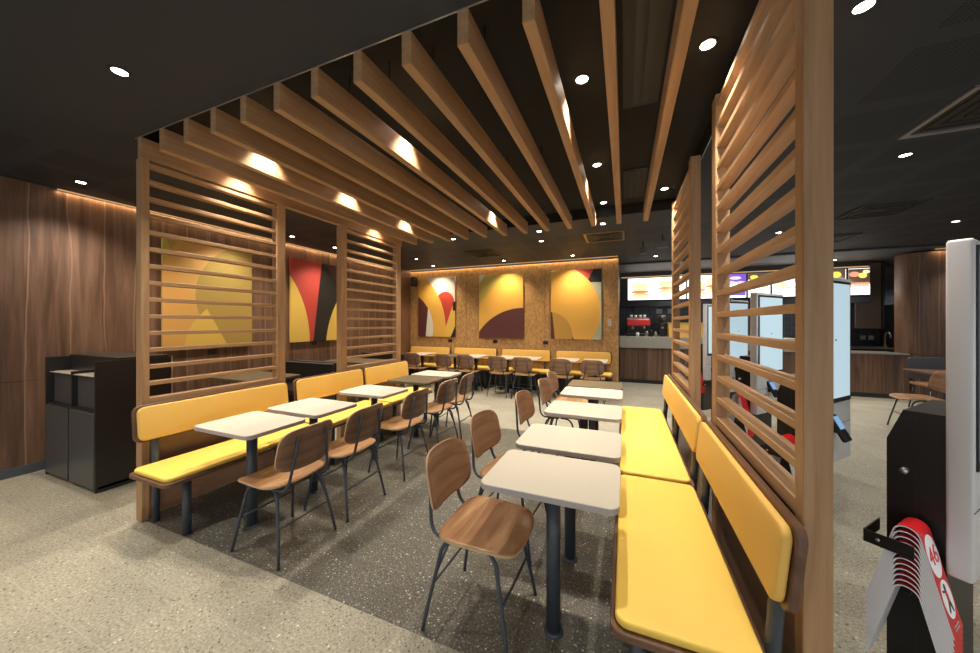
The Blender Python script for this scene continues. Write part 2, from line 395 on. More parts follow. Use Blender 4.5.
# ------------------------------------------------------------------ timber baffles
bnames = ['fourteenth', 'thirteenth', 'twelfth', 'eleventh', 'tenth', 'ninth', 'eighth', 'seventh', 'sixth', 'fifth', 'fourth', 'third', 'second', 'first']
xs_b = [-3.39+.3*k for k in range(14)]
xs_b[0] = -3.384
proto_b = None
ordn = ['first', 'second', 'third', 'fourth', 'fifth', 'sixth', 'seventh', 'eighth', 'ninth', 'tenth', 'eleventh', 'twelfth', 'thirteenth', 'fourteenth']
xs_b = xs_b[:13]
for k, x in enumerate(xs_b):
    if k == 0: lab = 'long timber ceiling baffle running along the top of the left slatted screens'
    elif k == 13: lab = 'long timber ceiling baffle running along the top of the right slatted screens'
    else: lab = '%s timber ceiling baffle counted rightwards from the left slatted screens' % ordn[k-1]
    if proto_b is None:
        proto_b = thing('ceiling_baffle', lab, 'ceiling baffle', (x, Y0+.002, 0), 0, 'parallel timber ceiling baffles')
        MB().box(0, .054, 0, 3.12, CEIL-.155, CEIL-.002, .002, seg=1).build('beam', 'oak_y', proto_b)
        for yy in (.25, 1.5, 2.85): MB().cyl(.027, yy, CEIL-.003, RZ, .004, n=8).build('hanger', 'black_steel', proto_b)
    else: dup(proto_b, (x if k < 13 else XR+.012, Y0+.002, 0), label=lab)

# ------------------------------------------------------------------ slatted screens
def screen(x0, x1, y0, y1, pw0, pw1, label, top=CEIL-.156):
    t = thing('slatted_screen', label, 'room divider', ((x0+x1)/2, y0, 0), 0, 'timber slatted screens beside the benches')
    h = (x1-x0)/2; Lg = y1-y0
    MB().box(-h, h, 0, pw0, 0, top, .003, seg=1).build('post', 'oak_v', t)
    MB().box(-h, h, Lg-pw1, Lg, 0, top, .003, seg=1).build('post', 'oak_v', t)
    s0 = None
    for k in range(1, 16):
        z = .895+.1275*k
        if z > top-.02: break
        if s0 is None:
            s0 = MB().box(-h+.006, h-.006, 0, Lg-pw0-pw1, -.015, .015, .002, seg=1).build('slat', 'oak_y', t); s0.location = (0, pw0, z)
        else:
            c_ = s0.copy(); COL.objects.link(c_); c_.location = (0, pw0, z)
    MB().box(-h+.002, h-.002, pw0, Lg-pw1, .865, .915, .002, seg=1).build('rail', 'oak_y', t)
    MB().box(-h+.012, h-.012, pw0, Lg-pw1, .02, .865, 0).build('lower_panel', 'walnut_panel', t)
    return t
screen(XL-.077, XL, Y0, 2.445, .046, .095, 'tall timber slatted screen at the left front corner of the bay, beside the black bins')
screen(XL-.077, XL, 3.185, 4.40, .10, .11, 'farther left timber slatted screen, right of the red and black painting')
screen(XR, XR+.073, Y0, 2.47, .054, .095, 'large near timber slatted screen on the right, in front of the kiosks', CEIL-.001)
screen(XR, XR+.073, 3.19, 4.40, .10, .09, 'farther right timber slatted screen between the long yellow bench and the order counter', CEIL-.001)

# ------------------------------------------------------------------ benches
def bench_thing(L, label, loc, rz, group, seats=True, legs=None, sy0=0., sy1=None, backs=None):
    """local: x out from the wall / screen, y along. sits at z 0"""
    t = thing('bench', label, 'bench', loc, rz, group)
    if group == G_B: MB().box(.03, .30, -.01, L+.01, 0, .396).build('base_panel', 'charcoal', t)
    sy1 = L if sy1 is None else sy1
    backs = backs or [(0, L)]
    cy, ln = (sy0+sy1)/2, sy1-sy0
    MB().plate(.475, ln, .398, .425, .05, .3225, cy, bev=.003, seg=1).build('seat_board', 'walnut_board', t, smooth=True)
    MB().plate(.435, ln-.035, .425, .455, .045, .325, cy, bev=.010, seg=3).build('seat_cushion', 'yellow', t, smooth=True)
    tilt = Matrix.Rotation(math.radians(-6), 4, 'Y')
    for a, b_ in backs:
        # plate drawn in xy (x = height) then stood up
        stand = Matrix.Translation((.052, (a+b_)/2, .742)) @ tilt @ Matrix.Rotation(-PI/2, 4, 'Y')
        MB().plate(.27, b_-a, -.028, -.001, .05, bev=.003, seg=1, mat=Matrix.Translation((.052, (a+b_)/2, .742)) @ tilt @ Matrix.Rotation(PI/2, 4, 'Y')).build('backrest_board', 'walnut_board', t, smooth=True)
        MB().plate(.245, b_-a-.03, 0, .030, .045, bev=.011, seg=3, mat=Matrix.Translation((.052, (a+b_)/2, .742)) @ tilt @ Matrix.Rotation(PI/2, 4, 'Y')).build('backrest_cushion', 'yellow_back', t, smooth=True)
    for y in legs or (.13, L/2, L-.13):
        MB().cyl(.47, y, 0, .398, .025, n=20).build('leg', 'steel', t)
        MB().tube([(.075, y, 0), (.075, y, .36), (.058, y, .60), (.046, y, .72)], .022, 14).build('back_post', 'steel', t)
    return t
G_L, G_R, G_B = 'yellow benches along the left screens', 'yellow benches along the right screens', 'yellow benches along the back wall'
def lbench(y0, y1, sy0, sy1, legs, label):
    # mirrored layout: local x -> world +x, y -> world +y
    return bench_thing(y1-y0, label, (XL, y0, 0), 0, G_L, sy0=sy0-y0, sy1=sy1-y0, legs=[l-y0 for l in legs])
lbench(1.25, 2.43, 1.20, 2.46, (1.365, 2.30), 'yellow cushioned bench nearest the camera along the left screen')
lbench(2.51, 3.50, 2.475, 3.50, (2.62, 3.38), 'middle yellow cushioned bench on the left, spanning the gap between the two screens')
lbench(3.52, 4.50, 3.515, 4.48, (3.64, 4.38), 'farthest yellow cushioned bench on the left, below the second slatted screen')
def rbench(y0, y1, sy0, sy1, legs, label):
    return bench_thing(y1-y0, label, (XR, y1, 0), PI, G_R, sy0=y1-sy1, sy1=y1-sy0, legs=[y1-l for l in legs])
rbench(1.24, 2.47, 1.215, 2.455, (1.33, 2.30), 'big yellow cushioned bench in the right foreground')
rbench(2.51, 4.50, 2.47, 4.45, (2.62, 3.50, 4.36), 'long yellow cushioned bench on the right, behind the foreground one')
for x0, x1, lab in ((-5.24, -4.05, 'yellow bench at the back wall under the white and red painting'), (-3.94, -2.80, 'yellow bench at the back wall under the dark semicircle painting'),
                    (-2.68, -1.52, 'yellow bench at the back wall between the middle and right paintings'), (-1.41, -.25, 'rightmost yellow bench at the back wall, under the large amber painting')):
    bench_thing(x1-x0, lab, (x0, YW, 0), -PI/2, G_B, sy0=-.035, sy1=x1-x0+.035)

# ------------------------------------------------------------------ tables
def table(top_mat, edge_mat, label, loc, rz, group):
    t = thing('cafe_table', label, 'table', loc, rz, group)
    o = MB().plate(.60, .445, .728, .757, .045, bev=.003, seg=1, edge_mi=1).build('tabletop', [top_mat, edge_mat], t, smooth=True)
    MB().cyl(0, 0, .012, .722, .034, n=28).build('pedestal', 'steel', t)
    MB().lathe([(.0, .0), (.047, 0), (.047, .006), (.036, .012), (0, .012)], n=28).build('floor_flange', 'steel', t)
    MB().box(-.16, .16, -.10, .10, .720, .728).build('mounting_plate', 'steel', t)
    return t
GT_L, GT_R, GT_B = 'tables along the left benches', 'tables along the right benches', 'tables along the back bench'
tc_ = table('cream', 'cream_edge', 'cream rectangular cafe table nearest the camera on the left side', (-2.53, 1.60, 0), 0, GT_L)
dup(tc_, (-2.53, 2.12, 0), 0, 'cream cafe table on the left, second from the camera, close behind the first')
dup(tc_, (-2.51, 2.86, 0), 0, 'cream cafe table on the left standing alone before the olive topped one')
to_ = table('olive_top', 'olive_top', 'olive brown topped cafe table on the left side', (-2.50, 3.62, 0), 0, GT_L)
dup(tc_, (-2.50, 4.13, 0), 0, 'cream cafe table on the left just behind the olive brown one')
for y, lab in ((1.60, 'cream cafe table in the right foreground, biggest in view'), (2.13, 'cream cafe table on the right just behind the foreground one'),
               (2.90, 'third cream cafe table from the camera on the right side'), (3.63, 'cream cafe table on the right directly in front of the olive topped one')):
    n_ = dup(tc_, (-.318, y, 0), 0, lab); n_['group'] = GT_R
n_ = dup(to_, (-.318, 4.12, 0), 0, 'olive brown topped cafe table at the far end of the right row'); n_['group'] = GT_R
for i, (x, m_, lab) in enumerate(((-4.42, tc_, 'leftmost cream table at the back wall bench'), (-3.55, to_, 'olive brown topped table at the back wall bench'),
                    (-3.03, tc_, 'cream table at the back wall right of the olive one'), (-2.30, tc_, 'cream table at the back wall, fourth from the left'),
                    (-1.82, tc_, 'cream table at the back wall, fifth from the left'), (-1.05, tc_, 'cream table at the back wall, second from the right'),
                    (-.52, tc_, 'rightmost cream table at the back wall bench'))):
    n_ = dup(m_, (x, 6.66, 0), PI/2, lab); n_['group'] = GT_B

# ------------------------------------------------------------------ chairs
def shell(nx, ny, fn, thick):
    """curved plate from a (u,v) grid in [-1,1]; returns bmesh builder"""
    t = bmesh.new(); top = []; bot = []
    for i in range(nx):
        ra, rb = [], []
        for j_ in range(ny):
            u, v = -1+2*i/(nx-1), -1+2*j_/(ny-1)
            p, nrm = fn(u, v); ra.append(t.verts.new(p+nrm*thick/2)); rb.append(t.verts.new(p-nrm*thick/2))
        top.append(ra); bot.append(rb)
    for i in range(nx-1):
        for j_ in range(ny-1):
            f1 = t.faces.new((top[i][j_], top[i+1][j_], top[i+1][j_+1], top[i][j_+1])); f2 = t.faces.new((bot[i][j_], bot[i][j_+1], bot[i+1][j_+1], bot[i+1][j_]))
            f1.smooth = f2.smooth = True
    border = [(i, 0) for i in range(nx)]+[(nx-1, j_) for j_ in range(1, ny)]+[(i, ny-1) for i in range(nx-2, -1, -1)]+[(0, j_) for j_ in range(ny-2, 0, -1)]
    for a, b_ in zip(border, border[1:]+border[:1]):
        f = t.faces.new((top[a[0]][a[1]], bot[a[0]][a[1]], bot[b_[0]][b_[1]], top[b_[0]][b_[1]])); f.material_index = 1
    bmesh.ops.recalc_face_normals(t, faces=t.faces)
    mb = MB(); me = bpy.data.meshes.new('tmp'); t.to_mesh(me); t.free(); mb.bm.from_mesh(me); bpy.data.meshes.remove(me); return mb
def sq(u, v, p=4.5):
    """map the square to a superellipse (rounded rectangle)"""
    m_ = max(abs(u), abs(v))
    if m_ < 1e-6: return 0, 0
    d = (abs(u)**p+abs(v)**p)**(1/p); return u*m_/d, v*m_/d
def seat_fn(u, v):
    a, b_ = sq(u, v)
    x = .040+.205*a; y = .215*b_*(1-.05*a)
    z = .452+.012*abs(b_)**2-.020*max(0, a-.45)**1.5*2+.012*max(0, -a-.2)**2
    return Vector((x, y, z)), Vector((0, 0, 1))
def back_fn(u, v):
    a, b_ = sq(u, v, 4)
    h = .685+.138*a; y = .203*b_*(1-.03*a)
    x = -.232-.030*a+.045*b_**2
    return Vector((x, y, h)), Vector((1, 0, .2)).normalized()
def arc_pts(p0, p1, p2, n=6):
    p0, p1, p2 = map(Vector, (p0, p1, p2)); return [p0*(1-t)**2+p1*2*t*(1-t)+p2*t*t for t in [k/n for k in range(n+1)]]
chair0 = thing('dining_chair', 'x', 'chair', (0, 0, 0), 0, 'x')
shell(19, 19, seat_fn, .012).build('seat', ['chair_seat', 'ply_edge'], chair0)
shell(17, 17, back_fn, .011).build('backrest', ['chair_back', 'ply_edge'], chair0)
R_ = .0095
for s_ in (1, -1):
    fl = [(.02, s_*.150, .436)]+arc_pts((.06, s_*.15, .436), (.125, s_*.152, .436), (.150, s_*.165, .375))+[(.205, s_*.20, .10), (.222, s_*.212, .0)]
    MB().tube(fl, R_).build('front_leg', 'steel', chair0)
    rl = [(-.02, s_*.150, .436)]+arc_pts((-.05, s_*.15, .436), (-.12, s_*.152, .436), (-.142, s_*.165, .375))+[(-.20, s_*.20, .10), (-.218, s_*.212, .0)]
    MB().tube(rl, R_).build('rear_leg', 'steel', chair0)
    up = [(-.250, s_*.105, .77), (-.240, s_*.115, .66), (-.222, s_*.135, .53)]+arc_pts((-.218, s_*.140, .50), (-.205, s_*.150, .435), (-.150, s_*.150, .432))+[(.0, s_*.150, .432)]
    MB().tube(up, R_).build('back_upright', 'steel', chair0)
    MB().tube([(-.10, s_*.150, .43), (-.172, s_*.180, .245)], .006).build('brace', 'steel', chair0)
MB().tube([(-.178, -.185, .215), (-.178, .185, .215)], .006).build('stretcher', 'steel', chair0)
MB().tube([(.182, -.185, .215), (.182, .185, .215)], .006).build('stretcher', 'steel', chair0)
CH = []
GC_L, GC_R, GC_B = 'chairs facing the left benches', 'chairs facing the right benches', 'chairs facing the back wall bench'
for x, y, a, lab in ((-2.14, 1.58, 180, 'brown plywood chair with dark steel legs at the nearest left table'), (-2.13, 2.10, 181, 'brown plywood chair at the second table of the left row'),
                     (-2.12, 2.80, 178, 'brown plywood chair drawn up to the third left table, before the olive one'), (-2.12, 3.45, 176, 'brown plywood chair at the olive brown left table'),
                     (-2.13, 3.95, 182, 'farthest brown plywood chair of the left row')):
    CH.append((x, y, a, lab, GC_L))
for x, y, a, lab in ((-.68, 1.57, -2, 'brown plywood chair in the right foreground with seat fully in view'), (-.74, 2.21, -5, 'brown plywood chair behind the foreground chair, tucked at the second right table'),
                     (-.68, 3.04, -4, 'brown plywood chair in the middle of the right row at the third table'), (-.66, 3.82, -3, 'fourth brown plywood chair from the camera in the right row'),
                     (-.69, 4.42, -3, 'farthest brown plywood chair of the right row, at the olive table')):
    CH.append((x, y, a, lab, GC_R))
for x, a, lab in ((-4.38, 92, 'leftmost brown chair at the back wall tables'), (-3.58, 88, 'second brown chair from the left at the back wall tables'),
               (-3.07, 90, 'third brown chair from the left at the back wall tables'), (-2.35, 89, 'fourth brown chair from the left at the back wall tables, under the semicircle painting'),
               (-1.84, 91, 'fifth brown chair from the left at the back wall tables'), (-1.11, 90, 'second brown chair from the right at the back wall tables'),
               (-.54, 91, 'rightmost brown chair at the back wall tables')):
    CH.append((x, 6.38, a, lab, GC_B))
for i, (x, y, a, lab, g_) in enumerate(CH):
    o = chair0 if i == 0 else dup(chair0, (x, y, 0))
    o.location = (x, y, 0); o.rotation_euler = (0, 0, math.radians(a)); o['label'] = lab; o['group'] = g_

# ------------------------------------------------------------------ waste bin station
t = thing('bin_station', 'tall charcoal two-door waste bin station with tray shelves against the walnut wall', 'waste bin', (-5.265, 1.38, 0))
bw, bd, bh = 1.02, .53, 1.147
bodyb = MB()
bodyb.box(0, .02, 0, bd, 0, bh).box(bw-.02, bw, 0, bd, 0, bh).box(bw/2-.012, bw/2+.012, .015, bd, .03, 1.03).box(0, bw, bd-.02, bd, 0, bh).box(0, bw, .02, bd, .03, .05)
bodyb.box(0.02, bw-.02, .012, bd, .69, .71).box(.02, bw-.02, .06, bd-.02, .985, 1.0).box(.02, bw-.02, .16, bd-.02, 1.145, 1.162).box(.02, bw-.02, .15, .17, 1.0, 1.162)
bodyb.build('body', 'charcoal', t)
MB().box(.025, bw/2-.018, .02, .15, 1.0, 1.006).build('tray_shelf', 'shelf', t)
MB().box(bw/2+.018, bw-.025, .02, .15, 1.0, 1.006).build('tray_shelf', 'shelf', t)
for a, b_ in ((.022, bw/2-.016), (bw/2+.016, bw-.022)):
    d_ = MB().box(a, b_, -.004, .014, .025, .69, .002, seg=1).build('door', 'graphite', t)
    MB().box(a, b_, .05, .06, .71, .985).build('flap', 'graphite', t)
MB().box(bw, bw+.004, bd-.012, bd, .03, bh).build('edge_strip', 'alu', t)
# ------------------------------------------------------------------ dark booths behind the left screens
def booth(x0, x1, y, face, label):
    t = thing('booth_bench', label, 'booth', ((x0+x1)/2, y, 0), 0 if face > 0 else PI, 'dark booths along the walnut wall')
    h = (x1-x0)/2
    MB().box(-h, h, 0, .5, .06, .40, .01).build('base', 'charcoal', t)
    MB().box(-h+.01, h-.01, .06, .52, .40, .47, .02).build('seat_cushion', 'charcoal', t)
    MB().box(-h, h, 0, .07, .40, .81, .012).build('backrest', 'charcoal', t)
    MB().box(-h, h, -.01, .08, .81, .822).build('top_cap', 'graphite', t)
    MB().box(-h+.02, h-.02, .02, .48, .0, .06).build('plinth', 'black_steel', t)
booth(-5.42, -4.32, 4.02, -1, 'dark booth seat whose back shows below the red and black painting')
booth(-5.42, -4.32, 4.14, 1, 'dark booth seat behind the far left screen, back to back with another')
booth(-5.42, -4.32, 5.85, -1, 'farthest dark booth seat along the walnut wall, near the corner')
for y, lab in ((3.0, 'dark topped booth table behind the near left screen'), (4.99, 'dark topped booth table behind the far left screen')):
    t = thing('booth_table', lab, 'table', (-4.75, y, 0), 0, 'booth tables')
    MB().plate(1.15, .62, .73, .76, .04, bev=.003, seg=1).build('tabletop', 'olive_top', t)
    MB().cyl(0, 0, 0.01, .73, .035).build('pedestal', 'steel', t); MB().lathe([(0, 0), (.2, 0), (.2, .008), (.04, .014), (0, .014)]).build('base_plate', 'steel', t)

# ------------------------------------------------------------------ paintings, outlets, speaker, switch
YEL, AMB, ORA, MAR, RED, BLK, WHT = (.70, .46, .09), (.72, .41, .075), (.66, .35, .09), (.095, .028, .028), (.48, .055, .035), (.012, .012, .011), (.66, .64, .58)
OLV, TAN, GRN = (.55, .44, .09), (.50, .29, .06), (.42, .46, .36)
def painting(label, W, H, base, shapes, loc, rz):
    m_ = art('painting '+label[:12], W, H, base, shapes)
    t = thing('wall_painting', label, 'painting', loc, rz, 'abstract paintings on the walls')
    MB().box(0, W, -.038, -.006, 0, H, .003, seg=1).build('canvas', m_, t)
    MB().box(.02, W-.02, -.006, 0, .02, H-.02).build('backing_frame', 'black_plastic', t)
rP2 = dict(
)
painting('abstract painting of amber arcs with a red drop on white, left on the back wall', 1.08, 1.51, AMB,
  [(WHT, [('o', -.9, .2, 1.72)]), (RED, [('o', -.9, .2, 1.72), ('c', .80, .88, .26)]), (RED, [('o', -.9, .2, 1.72), ('r', .0, .88, 1.0, .88), ('l', .85, .34, 1.06, .90)]),
   (YEL, [('o', -.9, .2, 1.72), ('r', .0, .9, 1.0, .9), ('r', .85, .34, 1.06, .90)]), (BLK, [('r', 1.02, 0, 1.02, 1), ('r', 0, .88, 1, .88), ('l', 0, .66, 1, .66)]),
   (BLK, [('r', .95, -.02, 1.10, .3)]),
   (MAR, [('c', -.55, .2, 1.0)]), (WHT, [('c', -.55, .2, 1.0), ('r', .225, 0, .30, .73)])], (-5.01, YW, 1.125), 0)
painting('abstract painting with a dark maroon semicircle on amber, in the middle of the back wall', 1.11, 1.51, AMB,
  [(OLV, [('o', 1.35, -.1, 1.62)]), (WHT, [('o', 1.35, .4, 1.62)]), (OLV, [('l', .8, 1.53, 1.12, 1.40)]), (MAR, [('c', 1.1, -.65, 1.36)])], (-3.27, YW, 1.115), 0)
painting('abstract painting, mostly amber with a red triangle at the top, right on the back wall', 1.07, 1.51, AMB,
  [(GRN, [('o', 0, .6, 1.05)]), (BLK, [('o', 0, .6, 1.05), ('l', 0, 1.22, 1, 1.22)]), (RED, [('o', 0, .6, 1.05), ('l', .77, 1.22, .92, 1.52)]),
   (TAN, [('c', -.05, .08, .52)]), (MAR, [('c', -.05, .08, .52), ('l', .09, 0, .02, .7)]), (BLK, [('o', -.05, .08, .52), ('l', .50, 0, .36, .40), ('r', 0, .36, 1, .36)])], (-1.52, YW, 1.122), 0)
painting('abstract painting of overlapping tan and orange arcs on the walnut wall, behind the near slats', 1.09, 1.45, ORA,
  [((.40, .265, .06), [('c', 1.15, .72, .80)]), (YEL, [('c', .95, -.02, .72), ('l', .75, 0, .41, .68)]),
   (TAN, [('l', .08, 1.28, .19, 1.46), ('r', .08, 1.28, .02, 1.46)]), (OLV, [('l', .0, 1.08, .08, 1.28), ('l', .08, 1.28, .02, 1.46)])], (XW, 2.334, 1.145), PI/2)
painting('abstract painting with a red wedge and a black band on the walnut wall', 1.10, 1.50, BLK,
  [(MAR, [('o', 0, .6, 1.135)]), (YEL, [('c', 2.6, -.2, 1.86), ('r', 0, .95, 1, .95)]), (YEL, [('r', 1.1, 0, 1.1, 1)]), (RED, [('l', .46, 0, .65, 1.5)]), (YEL, [('c', -1.6, 0, 1.985)])], (XW, 4.069, 1.135), PI/2)
def outlet(x, y, z, rz, label, name='power_outlet', mat='black_plastic', w=.11, h=.075):
    t = thing(name, label, 'outlet' if 'outlet' in name else 'switch', (x, y, z), rz)
    MB().box(-w/2, w/2, -.014, 0, -h/2, h/2, .003).build('face_plate', mat, t)
    for sx_ in (-.025, .025): MB().box(sx_-.012, sx_+.012, -.018, -.013, -.012, .012).build('socket' if 'outlet' in name else 'rocker', mat, t)
outlet(-4.08, YW, 1.03, 0, 'black power outlet on the back wall below the white and red painting')
outlet(-2.86, YW, 1.035, 0, 'black power outlet on the back wall between the left and middle benches')
outlet(-1.645, YW, 1.035, 0, 'black power outlet on the back wall left of the large amber painting')
outlet(-.29, YW, 1.485, 0, 'white light switch plate near the right end of the back wall', 'light_switch', 'trim', .075, .15)
outlet(XW, 2.90, 1.07, PI/2, 'black power outlet on the walnut wall under the tan and orange painting')
outlet(XW, 4.58, 1.10, PI/2, 'black power outlet on the walnut wall under the red and black painting')
outlet(XW, 6.45, 1.12, PI/2, 'black power outlet on the walnut wall near the back corner')
t = thing('wall_speaker', 'small black loudspeaker in the corner at the top of the back wall', 'speaker', (-5.12, YW, 2.43))
MB().box(-.07, .07, -.14, -.02, 0, .25, .02).build('cabinet', 'black_plastic', t); MB().box(-.03, .03, -.03, 0, .1, .18).build('bracket', 'black_steel', t); MB().box(-.06, .06, -.145, -.138, .02, .23).build('grille', 'charcoal', t)

# ------------------------------------------------------------------ lights
def downlight_proto(name, lens, size, r_=.045):
    t = thing(name, 'x', 'ceiling light', (0, 0, 0))
    MB().lathe([(r_*.8, 0.0), (r_*.8, -.004), (r_*1.05, -.005), (r_*1.1, 0)], n=28).build('trim_ring', 'charcoal', t)
    MB().lathe([(0, -.003), (r_*.8, -.0025), (r_*.8, -.0005), (0, -.0005)], n=28).build('lens', lens, t)
    return t
def add_spot(t, power, col, ang=110, blend=.6, rad=.04, tilt=None):
    l = bpy.data.lights.new('spot', 'SPOT'); l.energy = power; l.color = col; l.spot_size = math.radians(ang); l.spot_blend = blend; l.shadow_soft_size = rad
    o = bpy.data.objects.new('spot', l); COL.objects.link(o); o.parent = t; o.location = (0, 0, -.02)
    if tilt: o.rotation_euler = tilt
    return o
P0 = 1.0
WARM, NEUT = (1, .80, .58), (1, .94, .85)
def place_lights(proto, spec, z, spot_args, group):
    first = True
    for x, y, lab in spec:
        o = proto if first else dup(proto)
        if first:
            pass
        o.location = (x, y, z); o['label'] = lab; o['group'] = group; first = False
dl = downlight_proto('downlight', 'lamp', 0, .042)
add_spot(dl, 105*P0, NEUT, 120, .9, .05)
place_lights(dl, [(-2.58, .93, 'bright round downlight in the plain ceiling at the upper left'), (.97, 1.96, 'bright round downlight at the top right, beside the near right post'),
                  (2.15, 3.83, 'round downlight in the perforated ceiling at the right'), (-4.97, 1.52, 'downlight close to the walnut wall above the bins'),
                  (-4.97, 3.07, 'downlight seen through the near left slats'), (-1.2, 4.95, 'downlight just past the far ends of the baffles, under the dark soffit'),
                  (-1.31, 5.55, 'small downlight in the ceiling midway to the back wall'), (-4.2, 6.1, 'small downlight in the ceiling near the back left corner'),
                  (-2.86, 6.15, 'small downlight in the ceiling above the middle back tables'), (-2.63, 4.87, 'small downlight past the ends of the left baffles'),
                  (-.28, 4.9, 'downlight on the dark soffit just beyond the recess'), (-4.95, 4.6, 'downlight over the booths behind the far left screen'),
                  (1.1, 8.6, 'added fill downlight above the left part of the order counter'), (3.4, 8.65, 'added fill downlight above the right part of the order counter'), (1.4, 9.65, 'added fill light above the coffee machine'), (4.3, 9.65, 'added fill light before the extractor hood'), (6.3, 10.2, 'added fill light behind the curved walnut wall'), (5.9, 8.45, 'added fill downlight close to the curved walnut wall'), (2.2, 6.4, 'downlight in the ceiling over the kiosks'), (4.2, 6.6, 'downlight over the wooden table on the right'),  # counter, kitchen and curved-wall lamps are added to brighten those areas
                  (.9, 5.6, 'downlight in the ceiling above the far right screen'), (.6, 7.7, 'downlight in front of the order counter, left end'), (3.2, 7.9, 'downlight in front of the order counter, right part'),
                  (1.0, -.6, 'downlight behind the camera on the right'), (-.9, -.8, 'downlight behind the camera on the left'), (-2.9, -.8, 'downlight over the beige floor left of the camera'), (-4.6, -.4, 'downlight over the floor near the walnut wall'), (2.6, 1.2, 'downlight over the walkway right of the kiosks'), (2.4, -1.2, 'downlight behind the camera at the far right')],
             CEIL, None, 'round downlights in the main ceiling')
dr = downlight_proto('recessed_downlight', 'lamp', 0, .045)
add_spot(dr, 128*P0, (1, .90, .76), 86, 1.0, .035)
place_lights(dr, [(-.245, 2.13, 'bright downlight in the black recess, nearest between the centre baffles'), (-.245, 3.34, 'second downlight between the centre baffles'), (-.245, 4.42, 'third downlight between the centre baffles, at the recess end'),
                  (.42, 2.12, 'bright downlight in the black recess beside the near right screen'), (.42, 4.22, 'downlight in the black recess beside the far right screen'),
                  (-2.665, 1.84, 'downlight hidden above the left baffles nearest the camera'), (-2.665, 2.72, 'downlight hidden above the left baffles, over the second table'), (-2.665, 3.72, 'downlight hidden above the left baffles, over the olive table'),
                  (-1.46, 2.10, 'downlight hidden above the middle baffles, nearer one'), (-1.46, 3.88, 'downlight hidden above the middle baffles, farther one'),
                  (-3.20, 2.0, 'downlight tucked beside the near left slatted screen, above the baffles'), (-3.20, 3.8, 'downlight tucked beside the far left slatted screen, above the baffles')],
             RZ, None, 'round downlights in the black recess')
dw = downlight_proto('wall_washer', 'lampw', 0, .045)
add_spot(dw, 95*P0, (1, .78, .52), 105, .9, .03, (math.radians(12), 0, 0))
place_lights(dw, [(-4.32, 6.98, 'warm spotlight above the white and red painting'), (-2.50, 6.98, 'warm spotlight above the semicircle painting'), (-.99, 6.98, 'warm spotlight above the large amber painting')], CEIL, None, 'warm spotlights washing the back wall')
dw2 = downlight_proto('side_wall_washer', 'lampw', 0, .04)
add_spot(dw2, 80*P0, (1, .74, .48), 110, .9, .03, (0, math.radians(-14), 0))
dw2.rotation_euler = (0, 0, 0)
place_lights(dw2, [(-4.95, 2.2, 'warm spotlight on the walnut wall behind the near left screen'), (-4.95, 3.75, 'warm spotlight above the red and black painting'), (-4.95, 5.4, 'warm spotlight on the walnut wall behind the far left screen'), (-4.95, .3, 'warm spotlight on the walnut wall in front of the bins')], CEIL, None, 'warm spotlights washing the walnut wall')
# warm cove strips at the wall tops
def cove(x0, x1, y0, y1, z, label, watts, col=(1, .66, .34)):
    o = tag(MB().box(x0, x1, y0, y1, z, z+.012).build('cove_strip', 'cove'), label, 'light strip')
    l = bpy.data.lights.new('strip', 'AREA'); l.shape = 'RECTANGLE'; l.size = x1-x0; l.size_y = y1-y0; l.energy = watts; l.color = col
    q = bpy.data.objects.new('strip', l); COL.objects.link(q); q.parent = o; q.location = ((x0+x1)/2, (y0+y1)/2, z-.002)
cove(-5.28, -.13, YW-.03, YW-.018, 2.857, 'warm light strip above the amber back wall', 13)
cove(5.4, 8.4, 8.90, 8.912, 2.857, 'warm light strip above the curved walnut wall', 9)
cove(XW+.018, XW+.030, 1.5, 6.95, 2.857, 'warm light strip along the top of the walnut wall', 11)
# linear air diffusers in the recess, cassettes in the ceiling
def linear(x, y0, y1, label):
    t = thing('linear_diffuser', label, 'air vent', (x, y0, RZ), 0, 'linear air diffusers in the recess')
    L = y1-y0
    MB().box(-.11, .11, 0, L, -.014, 0).build('frame', 'diffuser', t)
    for dx in (-.03, .03): MB().box(dx-.018, dx+.018, .04, L-.04, -.018, -.013).build('slot', 'black_steel', t)
linear(.10, 1.45, 2.52, 'long dark linear air diffuser near the front of the recess'); linear(.10, 3.55, 4.35, 'dark linear air diffuser near the far end of the recess')
def cassette(x, y, label, s_=.3, m_='grate', fr='alu'):
    t = thing('air_vent', label, 'air vent', (x, y, CEIL), 0, 'square air vents in the ceiling')
    f = MB()
    for a, b_, c_, d_ in ((-s_, s_, -s_, -s_+.03), (-s_, s_, s_-.03, s_), (-s_, -s_+.03, -s_+.03, s_-.03), (s_-.03, s_, -s_+.03, s_-.03)): f.box(a, b_, c_, d_, -.014, 0)
    f.build('frame', fr, t)
    MB().box(-s_+.03, s_-.03, -s_+.03, s_-.03, -.004, 0).build('core', m_, t)
    for k in range(3):
        q = s_*(.75-.22*k); v = MB()
        for a, b_, c_, d_ in ((-q, q, -q, -q+.012), (-q, q, q-.012, q), (-q, -q+.012, -q, q), (q-.012, q, -q, q)): v.box(a, b_, c_, d_, -.012, -.004)
        v.build('louvre', 'grate', t)
cassette(2.20, 3.16, 'square black air vent with pale frame at the upper right'); cassette(-2.6, 6.1, 'dark square air vent in the ceiling before the back wall', m_='recess', fr='diffuser'); cassette(2.9, 5.6, 'square air vent over the kiosks, seen through the near right slats', fr='diffuser'); cassette(-.3, 5.65, 'wide dark air vent beyond the baffle ends', fr='brass')
cassette(3.1, 7.2, 'square air vent nearest the counter ceiling', fr='diffuser')
